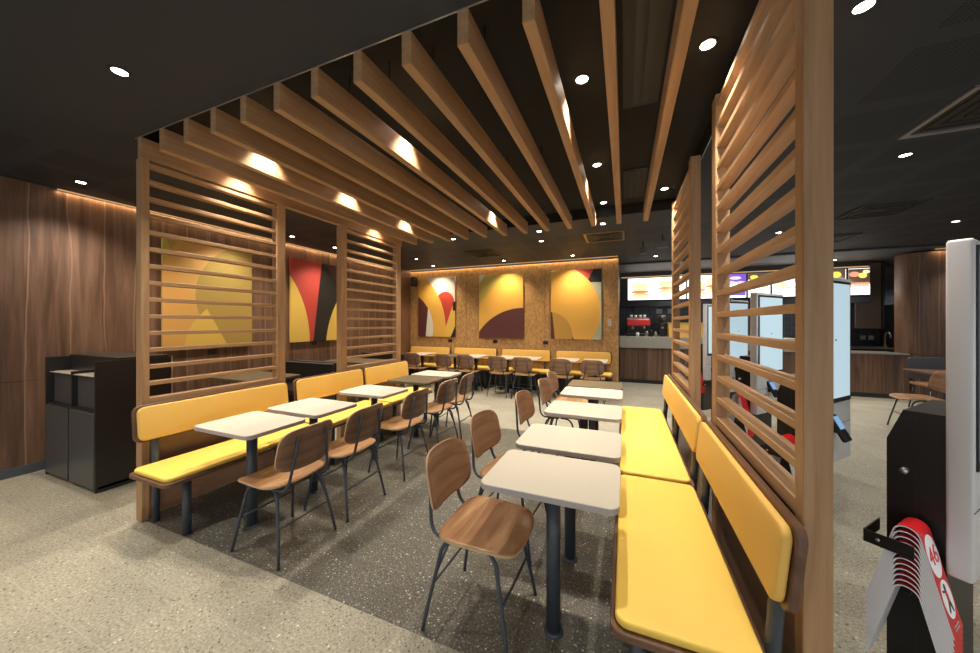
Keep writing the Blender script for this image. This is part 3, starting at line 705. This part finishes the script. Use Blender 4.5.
# small hanging sign boxes near the far right screen
for x, y, lab, w_ in ((.30, 6.3, 'small grey box hanging from the ceiling left of the far right screen', .10), (.56, 5.9, 'camera-like dark fitting on the ceiling beside the far right screen', .16)):
    t = thing('ceiling_fitting', lab, 'ceiling fitting', (x, y, CEIL))
    MB().box(-w_/2, w_/2, -.06, .06, -.2, -.1, .01).build('housing', 'kitchen_grey', t); MB().cyl(0, 0, -.1, 0, .01, n=10).build('stem', 'black_steel', t)

# ------------------------------------------------------------------ counter and kitchen
t = thing('service_counter', 'long order counter with walnut front and speckled stone top at the back right', 'counter', (0, 8.9, 0))
MB().box(-.10, 3.45, .02, .65, .09, .866).build('front_panel', 'walnut_wall_x', t)
MB().box(-.10, 5.05, .05, .63, 0, .09).build('plinth', 'kick', t)
MB().box(-.115, 3.47, -.02, .68, .866, 1.14, .006).build('stone_top', 'stone', t)
t = thing('side_counter', 'lower walnut fronted counter section beside the curved wall', 'counter', (3.5, 8.9, 0))
MB().box(0, 1.56, .02, .65, .092, .865).build('front_panel', 'walnut_wall_x', t)
MB().box(-.02, 1.56, .0, .66, .865, .885).build('worktop', 'stainless', t)
# coffee machine, grinder, yellow bins on the counter
t = thing('coffee_machine', 'red and black coffee machine on the left end of the counter', 'coffee machine', (.32, 9.25, 1.14))
MB().box(-.27, .27, -.18, .2, 0, .07, .01).build('drip_tray', 'black_plastic', t); MB().box(-.27, .27, .0, .2, .07, .3, .01).build('body', 'charcoal', t)
MB().box(-.27, .27, -.2, .2, .26, .44, .03).build('head', 'red', t); MB().box(-.25, .25, -.17, .18, .44, .47).build('cup_rail', 'stainless', t)
for dx in (-.13, .13): MB().cyl(dx, -.15, .18, .26, .03, n=14).build('group_head', 'stainless', t)
for dx in (-.16, -.06, .05, .15): MB().lathe([(.0, .0), (.028, 0), (.036, .07), (0, .07)], dx, 0, 12).xf(Matrix.Translation((0, 0, .47))).build('cup', 'white', t)
def small(name, lab, cat, x, y, z, parts, group=None, rz=0):
    t = thing(name, lab, cat, (x, y, z), rz, group)
    for pn, mb, m_ in parts: mb.build(pn, m_, t)
    return t
small('coffee_grinder', 'tall black coffee grinder on the counter beside the yellow boxes', 'grinder', .86, 9.2, 1.14,
      [('body', MB().box(-.07, .07, -.1, .1, 0, .34, .015), 'black_plastic'), ('hopper', MB().lathe([(.04, .34), (.085, .46), (.085, .52), (.0, .53)], n=18), 'graphite'), ('spout', MB().box(-.02, .02, -.15, -.1, .2, .24), 'stainless')])
for i, (x, lab) in enumerate(((1.22, 'yellow open-front box on the counter next to the grinder'), (1.72, 'yellow box on the counter partly behind the far right screen'))):
    b_ = MB().box(-.24, .24, -.16, -.15, 0, .33).box(-.24, -.23, -.15, .16, 0, .33).box(.23, .24, -.15, .16, 0, .33).box(-.24, .24, .15, .16, 0, .33).box(-.23, .23, -.15, .15, 0, .02)
    small('yellow_crate', lab, 'box', x, 9.12, 1.14, [('shell', b_, 'yellow_back'), ('lip', MB().box(-.25, .25, -.17, -.145, .33, .345).box(-.25, .25, .145, .17, .33, .345), 'yellow_back')], 'yellow boxes on the counter')
for i, (x, h_, lab, mm) in enumerate(((.30, .10, 'white paper cup on the counter before the coffee machine', 'white'), (.50, .13, 'steel milk jug on the counter', 'stainless'), (.60, .16, 'dark bottle on the counter', 'black_plastic'), (.70, .12, 'steel canister next to the grinder', 'stainless'))):
    small('counter_vessel', lab, 'container', x, 9.0, 1.14, [('body', MB().lathe([(0, 0), (.035, 0), (.042, h_*.8), (.03, h_), (0, h_)], n=16), mm), ('rim', MB().lathe([(.03, h_), (.034, h_+.004), (.03, h_+.008)], n=16), mm)], 'small vessels on the counter')
# back counter line and equipment behind
t = thing('back_counter', 'stainless back counter along the kitchen wall', 'counter', (.05, 10.3, 0))
MB().box(0, 5.6, .03, .6, 0, .88).build('cabinet', 'charcoal', t); MB().box(0, 5.6, 0, .6, .88, .92).build('worktop', 'stainless', t)
small('extractor_hood', 'stainless extractor hood and cabinet on the right of the kitchen', 'kitchen hood', 5.12, 10.25, 1.35, [('canopy', MB().box(-.2, .25, 0, .7, 0, 1.5, .01), 'stainless'), ('side_panel', MB().box(.26, .30, 0, .7, 0, 1.5), 'graphite')])
small('kitchen_tap', 'curved steel tap at the right of the kitchen', 'tap', 5.50, 10.40, .92, [('spout', MB().tube([(0, 0, 0), (0, 0, .25), (0, -.04, .33), (0, -.12, .35), (0, -.18, .28), (0, -.18, .22)], .016, 10), 'stainless'), ('base', MB().cyl(0, 0, 0, .03, .035), 'stainless')])
for x, lab in ((5.42, 'left white power point on the kitchen wall'), (5.57, 'right white power point on the kitchen wall')):
    outlet(x, 10.99, 1.12, 0, lab, 'kitchen_outlet', 'white', .1, .1)
small('upright_fridge', 'pale steel upright fridge at the right end of the kitchen', 'fridge', 5.98, 10.4, 0, [('body', MB().box(-.26, .3, 0, .55, .05, 1.9, .01), 'kitchen_grey'), ('door', MB().box(-.25, .29, -.03, 0, .1, 1.85, .006), 'stainless'), ('handle', MB().tube([(-.18, -.06, .9), (-.18, -.06, 1.4)], .012), 'black_steel'), ('foot', MB().box(-.24, .28, .02, .5, 0, .05), 'black_steel')])
for x, z, w_, lab in ((.95, 1.75, .16, 'small white notice on the dark tiled kitchen wall'), (1.32, 1.75, .3, 'larger white notice on the dark tiled kitchen wall')):
    tag(MB().box(x-w_/2, x+w_/2, 10.985, 10.999, z, z+.14).build('wall_notice', 'white'), lab, 'notice')
for x, lab in ((.45, 'left steel cabinet on the kitchen wall'), (2.0, 'right steel cabinet on the kitchen wall')):
    small('wall_cabinet', lab, 'cabinet', x, 10.65, 1.25, [('body', MB().box(-.2, .2, 0, .33, 0, .8, .01), 'kitchen_grey'), ('door', MB().box(-.19, .19, -.012, 0, .02, .38), 'graphite'), ('door', MB().box(-.19, .19, -.012, 0, .42, .78), 'graphite')], 'steel wall cabinets')
t = thing('counter_monitor', 'small pale screen hanging beside the yellow boxes in the kitchen', 'monitor', (2.10, 9.3, 1.14))
MB().box(-.1, .1, -.02, .02, .22, .6, .008).build('casing', 'white', t); MB().box(-.02, .02, -.01, .01, 0, .24).build('stand', 'black_steel', t)

# menu boards
def menu(x0, x1, label, bg, pics, es=2.0):
    t = thing('menu_board', label, 'menu screen', ((x0+x1)/2, 10.0, 2.10), 0, 'lit menu boards above the counter')
    w_ = x1-x0; h_ = .61
    MB().box(-w_/2, w_/2, 0, .05, 0, h_).build('casing', 'black_plastic', t)
    m_ = plain('menu '+label[:10], (.5, .5, .5), .3, emit=bg, es=es)
    MB().box(-w_/2+.01, w_/2-.01, -.003, 0, .01, h_-.01).build('display', m_, t)
    for (pn, cx, cz, rx, rz, col) in pics:
        mm = plain('menu picture', (.4, .3, .2), .3, emit=col, es=es*.75)
        if pn == 'bar': MB().box(cx-rx, cx+rx, -.006, -.003, cz-rz, cz+rz).build('text_bar', mm, t)
        else:
            pts_ = [(rx*math.cos(2*PI*k/20), rz*math.sin(2*PI*k/20)) for k in range(20)]
            MB().prism(pts_, 0, .003, mat=Matrix.Translation((cx, -.003, cz)) @ Matrix.Rotation(PI/2, 4, 'X')).build('food_picture', mm, t)
BUN, MEAT, SALAD, PALE = (.75, .38, .14), (.30, .08, .04), (.35, .55, .12), (.9, .75, .55)
def burger(cx, cz, s_=1):
    return [('e', cx, cz+.10*s_, .15*s_, .06*s_, (.95, .62, .35)), ('e', cx, cz+.04*s_, .17*s_, .025*s_, (.65, .75, .3)), ('e', cx, cz-.01*s_, .16*s_, .03*s_, (.5, .2, .1)), ('e', cx+.02, cz-.06*s_, .15*s_, .025*s_, (.95, .4, .2)), ('e', cx, cz-.10*s_, .15*s_, .04*s_, (.95, .62, .35))]
Wh = (1, .98, .95)
menu(.08, 1.50, 'leftmost lit menu board with two pale burgers on white', Wh, burger(-.40, .24, 1.45)+burger(.25, .32, 1.25)+[('bar', -.35, .50, .22, .012, (.8, .8, .8)), ('bar', .3, .52, .16, .012, (.85, .8, .7))])
menu(1.52, 2.32, 'white menu board with large burgers, beyond the far right screen', Wh, burger(-.18, .24, 1.35)+burger(.2, .33, 1.2)+[('bar', 0, .53, .2, .014, (.8, .7, .6))])
menu(2.34, 2.80, 'purple and white menu board seen through the near right slats', (.9, .9, 1), [('bar', 0, .50, .22, .10, (.10, .05, .45)), ('e', 0, .50, .12, .04, (.85, .6, .9)), ('e', -.08, .38, .08, .05, (.95, .5, .7)), ('e', .10, .37, .08, .05, (.95, .5, .8)), ('bar', 0, .12, .21, .06, (.12, .06, .4))])
menu(2.82, 3.28, 'menu board with a yellow burger on black over white', Wh, [('bar', 0, .52, .22, .08, (.03, .02, .02)), ('e', -.1, .50, .08, .05, (1, .8, .1)), ('e', .08, .3, .12, .07, (.95, .7, .45)), ('bar', 0, .12, .18, .02, (.9, .6, .5))])
menu(3.30, 4.28, 'wide white menu board with red text and a green corner', Wh, [('e', -.3, .28, .14, .08, (.92, .68, .45)), ('e', 0, .38, .07, .05, (.75, .3, .25)), ('e', .14, .40, .06, .05, (.85, .4, .3)), ('bar', .38, .44, .09, .10, (.25, .8, .4)), ('bar', .05, .22, .25, .012, (.85, .2, .15)), ('bar', .1, .14, .2, .012, (.9, .5, .4)), ('bar', .1, .08, .2, .01, (.8, .7, .6))])
menu(4.30, 4.66, 'narrow menu board with a yellow disc on black, right of the near post', Wh, [('bar', 0, .48, .16, .12, (.03, .02, .02)), ('e', 0, .48, .09, .07, (1, .8, .1)), ('bar', 0, .2, .12, .02, (.7, .6, .5))])
menu(4.68, 5.06, 'rightmost menu board with burgers and a yellow disc on black', Wh, [('bar', 0, .42, .18, .17, (.04, .02, .015)), ('e', -.08, .47, .09, .06, (.75, .3, .2)), ('e', .06, .44, .07, .06, (1, .85, .15)), ('e', .12, .52, .06, .04, (.9, .75, .55)), ('bar', 0, .24, .17, .05, (.75, .42, .3)), ('bar', 0, .1, .02, .02, (.5, .7, .4))])
struct('bulkhead_menu', MB().box(-.11, 5.07, 10.06, 10.2, 1.95, CEIL).box(-.11, 5.07, 9.95, 10.2, 1.93, 2.06), 'kitchen_dark')
tag(MB().box(-.08, 5.04, 10.0, 10.05, 2.73, 2.75).build('cove_strip', 'cove'), 'warm light strip running above the menu boards', 'light strip')

# ------------------------------------------------------------------ kiosks
ang = math.atan2(.75, .66)     # direction of the screen's width
def text_mesh(txt, size, parent, mname, loc, rot, ext=.0006):
    cu = bpy.data.curves.new('t', 'FONT'); cu.body = txt; cu.size = size; cu.align_x = 'CENTER'; cu.align_y = 'CENTER'; cu.extrude = ext
    tmp = bpy.data.objects.new('t', cu); COL.objects.link(tmp); bpy.context.view_layer.update()
    me = bpy.data.meshes.new_from_object(tmp.evaluated_get(bpy.context.evaluated_depsgraph_get())); bpy.data.objects.remove(tmp)
    me.materials.clear(); me.materials.append(M[mname])
    o = bpy.data.objects.new('number_text', me); COL.objects.link(o); o.parent = parent; o.location = loc; o.rotation_euler = rot; return o
KT = .065
def kiosk(loc, label):
    """local: x along the screen width (0..W), y behind it; screen faces -y"""
    t = thing('order_kiosk', label, 'self-service kiosk', loc, ang, 'white self-service kiosks')
    W = .56
    MB().box(0, W, 0, KT, .515, 1.80, .012, seg=3).build('casing', 'white_casing', t, smooth=True)
    sc = MB().box(.022, W-.022, -.006, 0, .93, 1.775, .003, seg=1).build('screen_bezel', 'black_plastic', t)
    MB().box(.045, W-.045, -.008, -.005, .965, 1.755).build('display', 'glass_screen', sc)
    MB().box(.27, .29, -.0095, -.0075, 1.36, 1.37).build('icon', 'black_plastic', sc)
    MB().box(.0, W, -.0015, .001, .78, .782).build('seam', 'charcoal', t)
    cb = MB(); prof = [(KT, 0), (KT+.155, 0), (KT+.155, .99), (KT+.11, 1.12), (KT, 1.12)]
    cb.prism([(y, z) for y, z in prof], 0, .42, mat=Matrix.Translation((.03, 0, 0)) @ Matrix(((0, 0, 1, 0), (1, 0, 0, 0), (0, 1, 0, 0), (0, 0, 0, 1))))
    cab = cb.build('cabinet', 'black_steel', t)
    MB().box(.0285, .0305, KT+.075, KT+.078, .02, 1.10).build('cabinet_seam', 'charcoal', cab)
    k_ = MB().cyl(0, 0, 0, .02, .012, n=14).xf(Matrix.Translation((.03, KT+.105, .87)) @ Matrix.Rotation(-PI/2, 4, 'Y')).build('lock', 'alu', cab)
    yb = KT+.068
    br_ = MB().box(-.139, .03, yb+.106, yb+.110, .585, .635).box(-.143, -.139, yb-.022, yb+.110, .585, .635).build('marker_bracket', 'black_steel', t)
    MB().box(-.125, .03, yb-.006, yb+.006, .430, .442).build('support_rod', 'black_steel', br_)
    MB().cyl(0, 0, 0, .004, .006, n=10).xf(Matrix.Translation((-.143, yb+.07, .61)) @ Matrix.Rotation(-PI/2, 4, 'Y')).build('rivet', 'alu', br_)
    # payment terminal
    tm = MB(); rot = Matrix.Translation((.24, -.036, .775)) @ Matrix.Rotation(math.radians(-28), 4, 'X')
    tm.box(-.045, .045, -.015, .015, -.09, .09, .01, mat=rot)
    te = tm.build('payment_terminal', 'black_plastic', t)
    MB().box(-.034, .034, -.018, -.014, -.01, .075, mat=rot).build('terminal_screen', 'terminal', te)
    MB().box(.225, .255, -.035, 0, .74, .77).build('terminal_arm', 'black_plastic', te)
    MB().box(.12, .175, -.006, 0, .66, .72, .002, seg=1).build('scanner', 'black_plastic', t)
    return t
kp = [((1.192, 1.799), 'white kiosk at the right edge of the picture, nearest the camera'), ((1.155, 2.80), 'white kiosk with a pale screen just right of the near timber post'),
      ((1.285, 4.27), 'white kiosk seen through the near right slats, tallest of the pair behind them'), ((1.30, 5.45), 'white kiosk behind another one, left half of the near slats view'), ((1.27, 6.50), 'farthest white kiosk, visible in the gap between the two right screens')]
k0 = None
for (x, y), lab in kp:
    if k0 is None: k0 = kiosk((x, y, 0), lab)
    else: dup(k0, (x, y, 0), label=lab)
# marker tents: an upside-down V strip, axis along local x (width direction), spread along y
def tent_pts(n=8):
    """centre line in (y, z): left leg, rounded top, right leg; y<0 is the screen side"""
    p = [(-.108, -.345)]
    for k in range(n+1):
        a = PI*(k+1)/(n+2); p.append((-.034*math.cos(a), .034*math.sin(a)-.034))
    p.append((.108, -.345)); return p
def tent_mesh(w_, th):
    p = tent_pts(); mb = MB(); t = bmesh.new(); rows = []
    for i, (y, z) in enumerate(p):
        a = Vector((0, *p[max(i-1, 0)])); b_ = Vector((0, *p[min(i+1, len(p)-1)])); d = (b_-a).normalized(); nrm = Vector((0, -d.z, d.y))
        q = Vector((0, y, z)); rows.append([t.verts.new(q+nrm*th/2), t.verts.new(q+nrm*th/2+Vector((w_, 0, 0))), t.verts.new(q-nrm*th/2+Vector((w_, 0, 0))), t.verts.new(q-nrm*th/2)])
    for A, B in zip(rows, rows[1:]):
        for k in range(4):
            f = t.faces.new((A[k], A[(k+1) % 4], B[(k+1) % 4], B[k])); f.material_index = 1 if k == 0 else 0
    t.faces.new(rows[0]); t.faces.new(rows[-1][::-1])
    bmesh.ops.recalc_face_normals(t, faces=t.faces)
    me = bpy.data.meshes.new('tmp'); t.to_mesh(me); t.free(); mb.bm.from_mesh(me); bpy.data.meshes.remove(me); return mb
def marker_stack(kloc, top, n, first_label, group, detail, where):
    base = Matrix.Translation((kloc[0], kloc[1], 0)) @ Matrix.Rotation(ang, 4, 'Z')
    first = None
    yc = KT+.068
    for i in range(n):
        z = top-.021*i
        p = base @ Vector((-.125-.0, yc, z)); sc_ = 1
        lab = first_label if i == 0 else '%s red and white table marker from the top on %s' % (ordn[i], where)
        if first is None:
            first = t = thing('table_marker', lab, 'table marker', p, ang, group)
            tent_mesh(.12, .0044).build('folded_card', ['marker_white', 'marker_red'], t)
            if detail:
                leg = Vector((0, -.032, -.27)); 
                tilt_a = math.atan2(.0765, .321)
                # plane of the screen-side leg: outward normal towards -y
                fr = Matrix.Translation((.06, -.0330, -.028)) @ Matrix.Rotation(-tilt_a, 4, 'X') @ Matrix.Rotation(PI/2, 4, 'X')
                def disc(name, r1, zc, mm, off, par):
                    pts_ = [(r1*math.cos(2*PI*k/28), 1.3*r1*math.sin(2*PI*k/28)+zc) for k in range(28)]
                    return MB().prism(pts_, off, off+.0006, mat=fr).build(name, mm, par)
                d1 = disc('number_disc', .056, -.072, 'marker_white', .0027, t)
                loc, rot_, _ = (fr @ Matrix.Translation((0, -.072, .0041))).decompose(); e = rot_.to_euler()
                text_mesh('46', .088, d1, 'marker_red', loc, e)
                d2 = disc('picture_disc', .048, -.215, 'marker_white', .0027, t)
                disc('head_shape', .010, -.178, 'black_plastic', .0034, d2)
                MB().prism([(-.009, -.193), (.009, -.190), (.012, -.222), (-.008, -.222)], .0034, .0042, mat=fr).build('torso_shape', 'marker_red', d2)
                MB().prism([(-.008, -.222), (.012, -.222), (.024, -.258), (.015, -.260), (.002, -.232), (-.016, -.256), (-.024, -.250)], .0034, .0042, mat=fr).prism([(-.009, -.193), (-.030, -.186), (-.030, -.178), (-.006, -.186)], .0034, .0042, mat=fr).build('limb_shape', 'black_plastic', d2)
                for q in (0, 1): MB().box(-.03, .03, -.300-.011*q, -.295-.011*q, .0027, .0033, mat=fr).build('text_line', 'cream_edge', t)
        else: 
            c_ = first.copy(); COL.objects.link(c_); c_.location = p; c_['label'] = lab
            for ch in list(first.children):
                if ch.name.startswith('folded_card') or not detail:
                    q = ch.copy(); COL.objects.link(q); q.parent = c_
    return first
kb0 = kp[0][0]
marker_stack(kb0, .695, 12, 'red and white table marker numbered 46, topmost on the nearest kiosk', 'table markers on the nearest kiosk', True, 'the nearest kiosk')
marker_stack(kp[1][0], .72, 5, 'red and white table marker topmost on the kiosk behind the near post', 'table markers on farther kiosks', False, 'the kiosk behind the near post')
marker_stack(kp[2][0], .72, 5, 'red topped table marker seen low through the near right slats', 'table markers on farther kiosks', False, 'the kiosk behind the near slats')
marker_stack(kp[4][0], .74, 5, 'red and white table marker in the gap between the right screens', 'table markers on farther kiosks', False, 'the farthest kiosk')
# ------------------------------------------------------------------ right background table and chairs
t = thing('wooden_table', 'long wooden table at the right, before the curved walnut wall', 'table', (4.90, 6.80, 0))
MB().plate(1.6, 1.15, .725, .755, .03, bev=.003, seg=1).build('tabletop', 'walnut_board', t)
for sx_ in (-.5, .5):
    MB().cyl(sx_, 0, .012, .725, .035).build('pedestal', 'steel', t); MB().lathe([(0, 0), (.22, 0), (.22, .006), (.05, .012), (0, .012)], sx_, 0).build('base_plate', 'steel', t)
o = dup(chair0, (3.75, 6.42, 0), math.radians(175), 'brown chair at the long wooden table on the right'); o['group'] = 'chairs at the right wooden table'
t = thing('armchair', 'grey upholstered chair behind the right wooden table', 'chair', (4.85, 7.95, 0), math.radians(-90))
MB().plate(.45, .47, .42, .46, .06, bev=.01).build('seat', 'chair_seat', t); MB().plate(.36, .5, 0, .04, .05, bev=.01, mat=Matrix.Translation((-.22, 0, .70)) @ Matrix.Rotation(PI/2, 4, 'Y')).build('backrest', 'graphite', t)
for sx_ in (-1, 1):
    for sy_ in (-1, 1): MB().tube([(sx_*.17, sy_*.18, .42), (sx_*.22, sy_*.22, 0)], .011).build('leg', 'steel', t)
    MB().tube([(-.18, sx_*.17, .43), (-.20, sx_*.18, .60)], .011).build('back_upright', 'steel', t)

# ------------------------------------------------------------------ world, camera
w_ = bpy.data.worlds.new('World'); S.world = w_; w_.use_nodes = True
bg = w_.node_tree.nodes['Background']; bg.inputs[0].default_value = (.90, .95, 1, 1); bg.inputs[1].default_value = 1.35
cam = bpy.data.cameras.new('Camera'); co = bpy.data.objects.new('Camera', cam); COL.objects.link(co); S.camera = co
cam.sensor_width = 36; cam.lens = 36*332/980; cam.shift_y = -3.9/980; cam.clip_start = .05
co.location = (0, 0, 1.485); co.rotation_euler = (PI/2, 0, math.atan(134.5/332))
S.view_settings.view_transform = 'Standard'; S.view_settings.look = 'None'; S.view_settings.gamma = 1; S.view_settings.use_curve_mapping = False
S.view_settings.exposure = 0.08
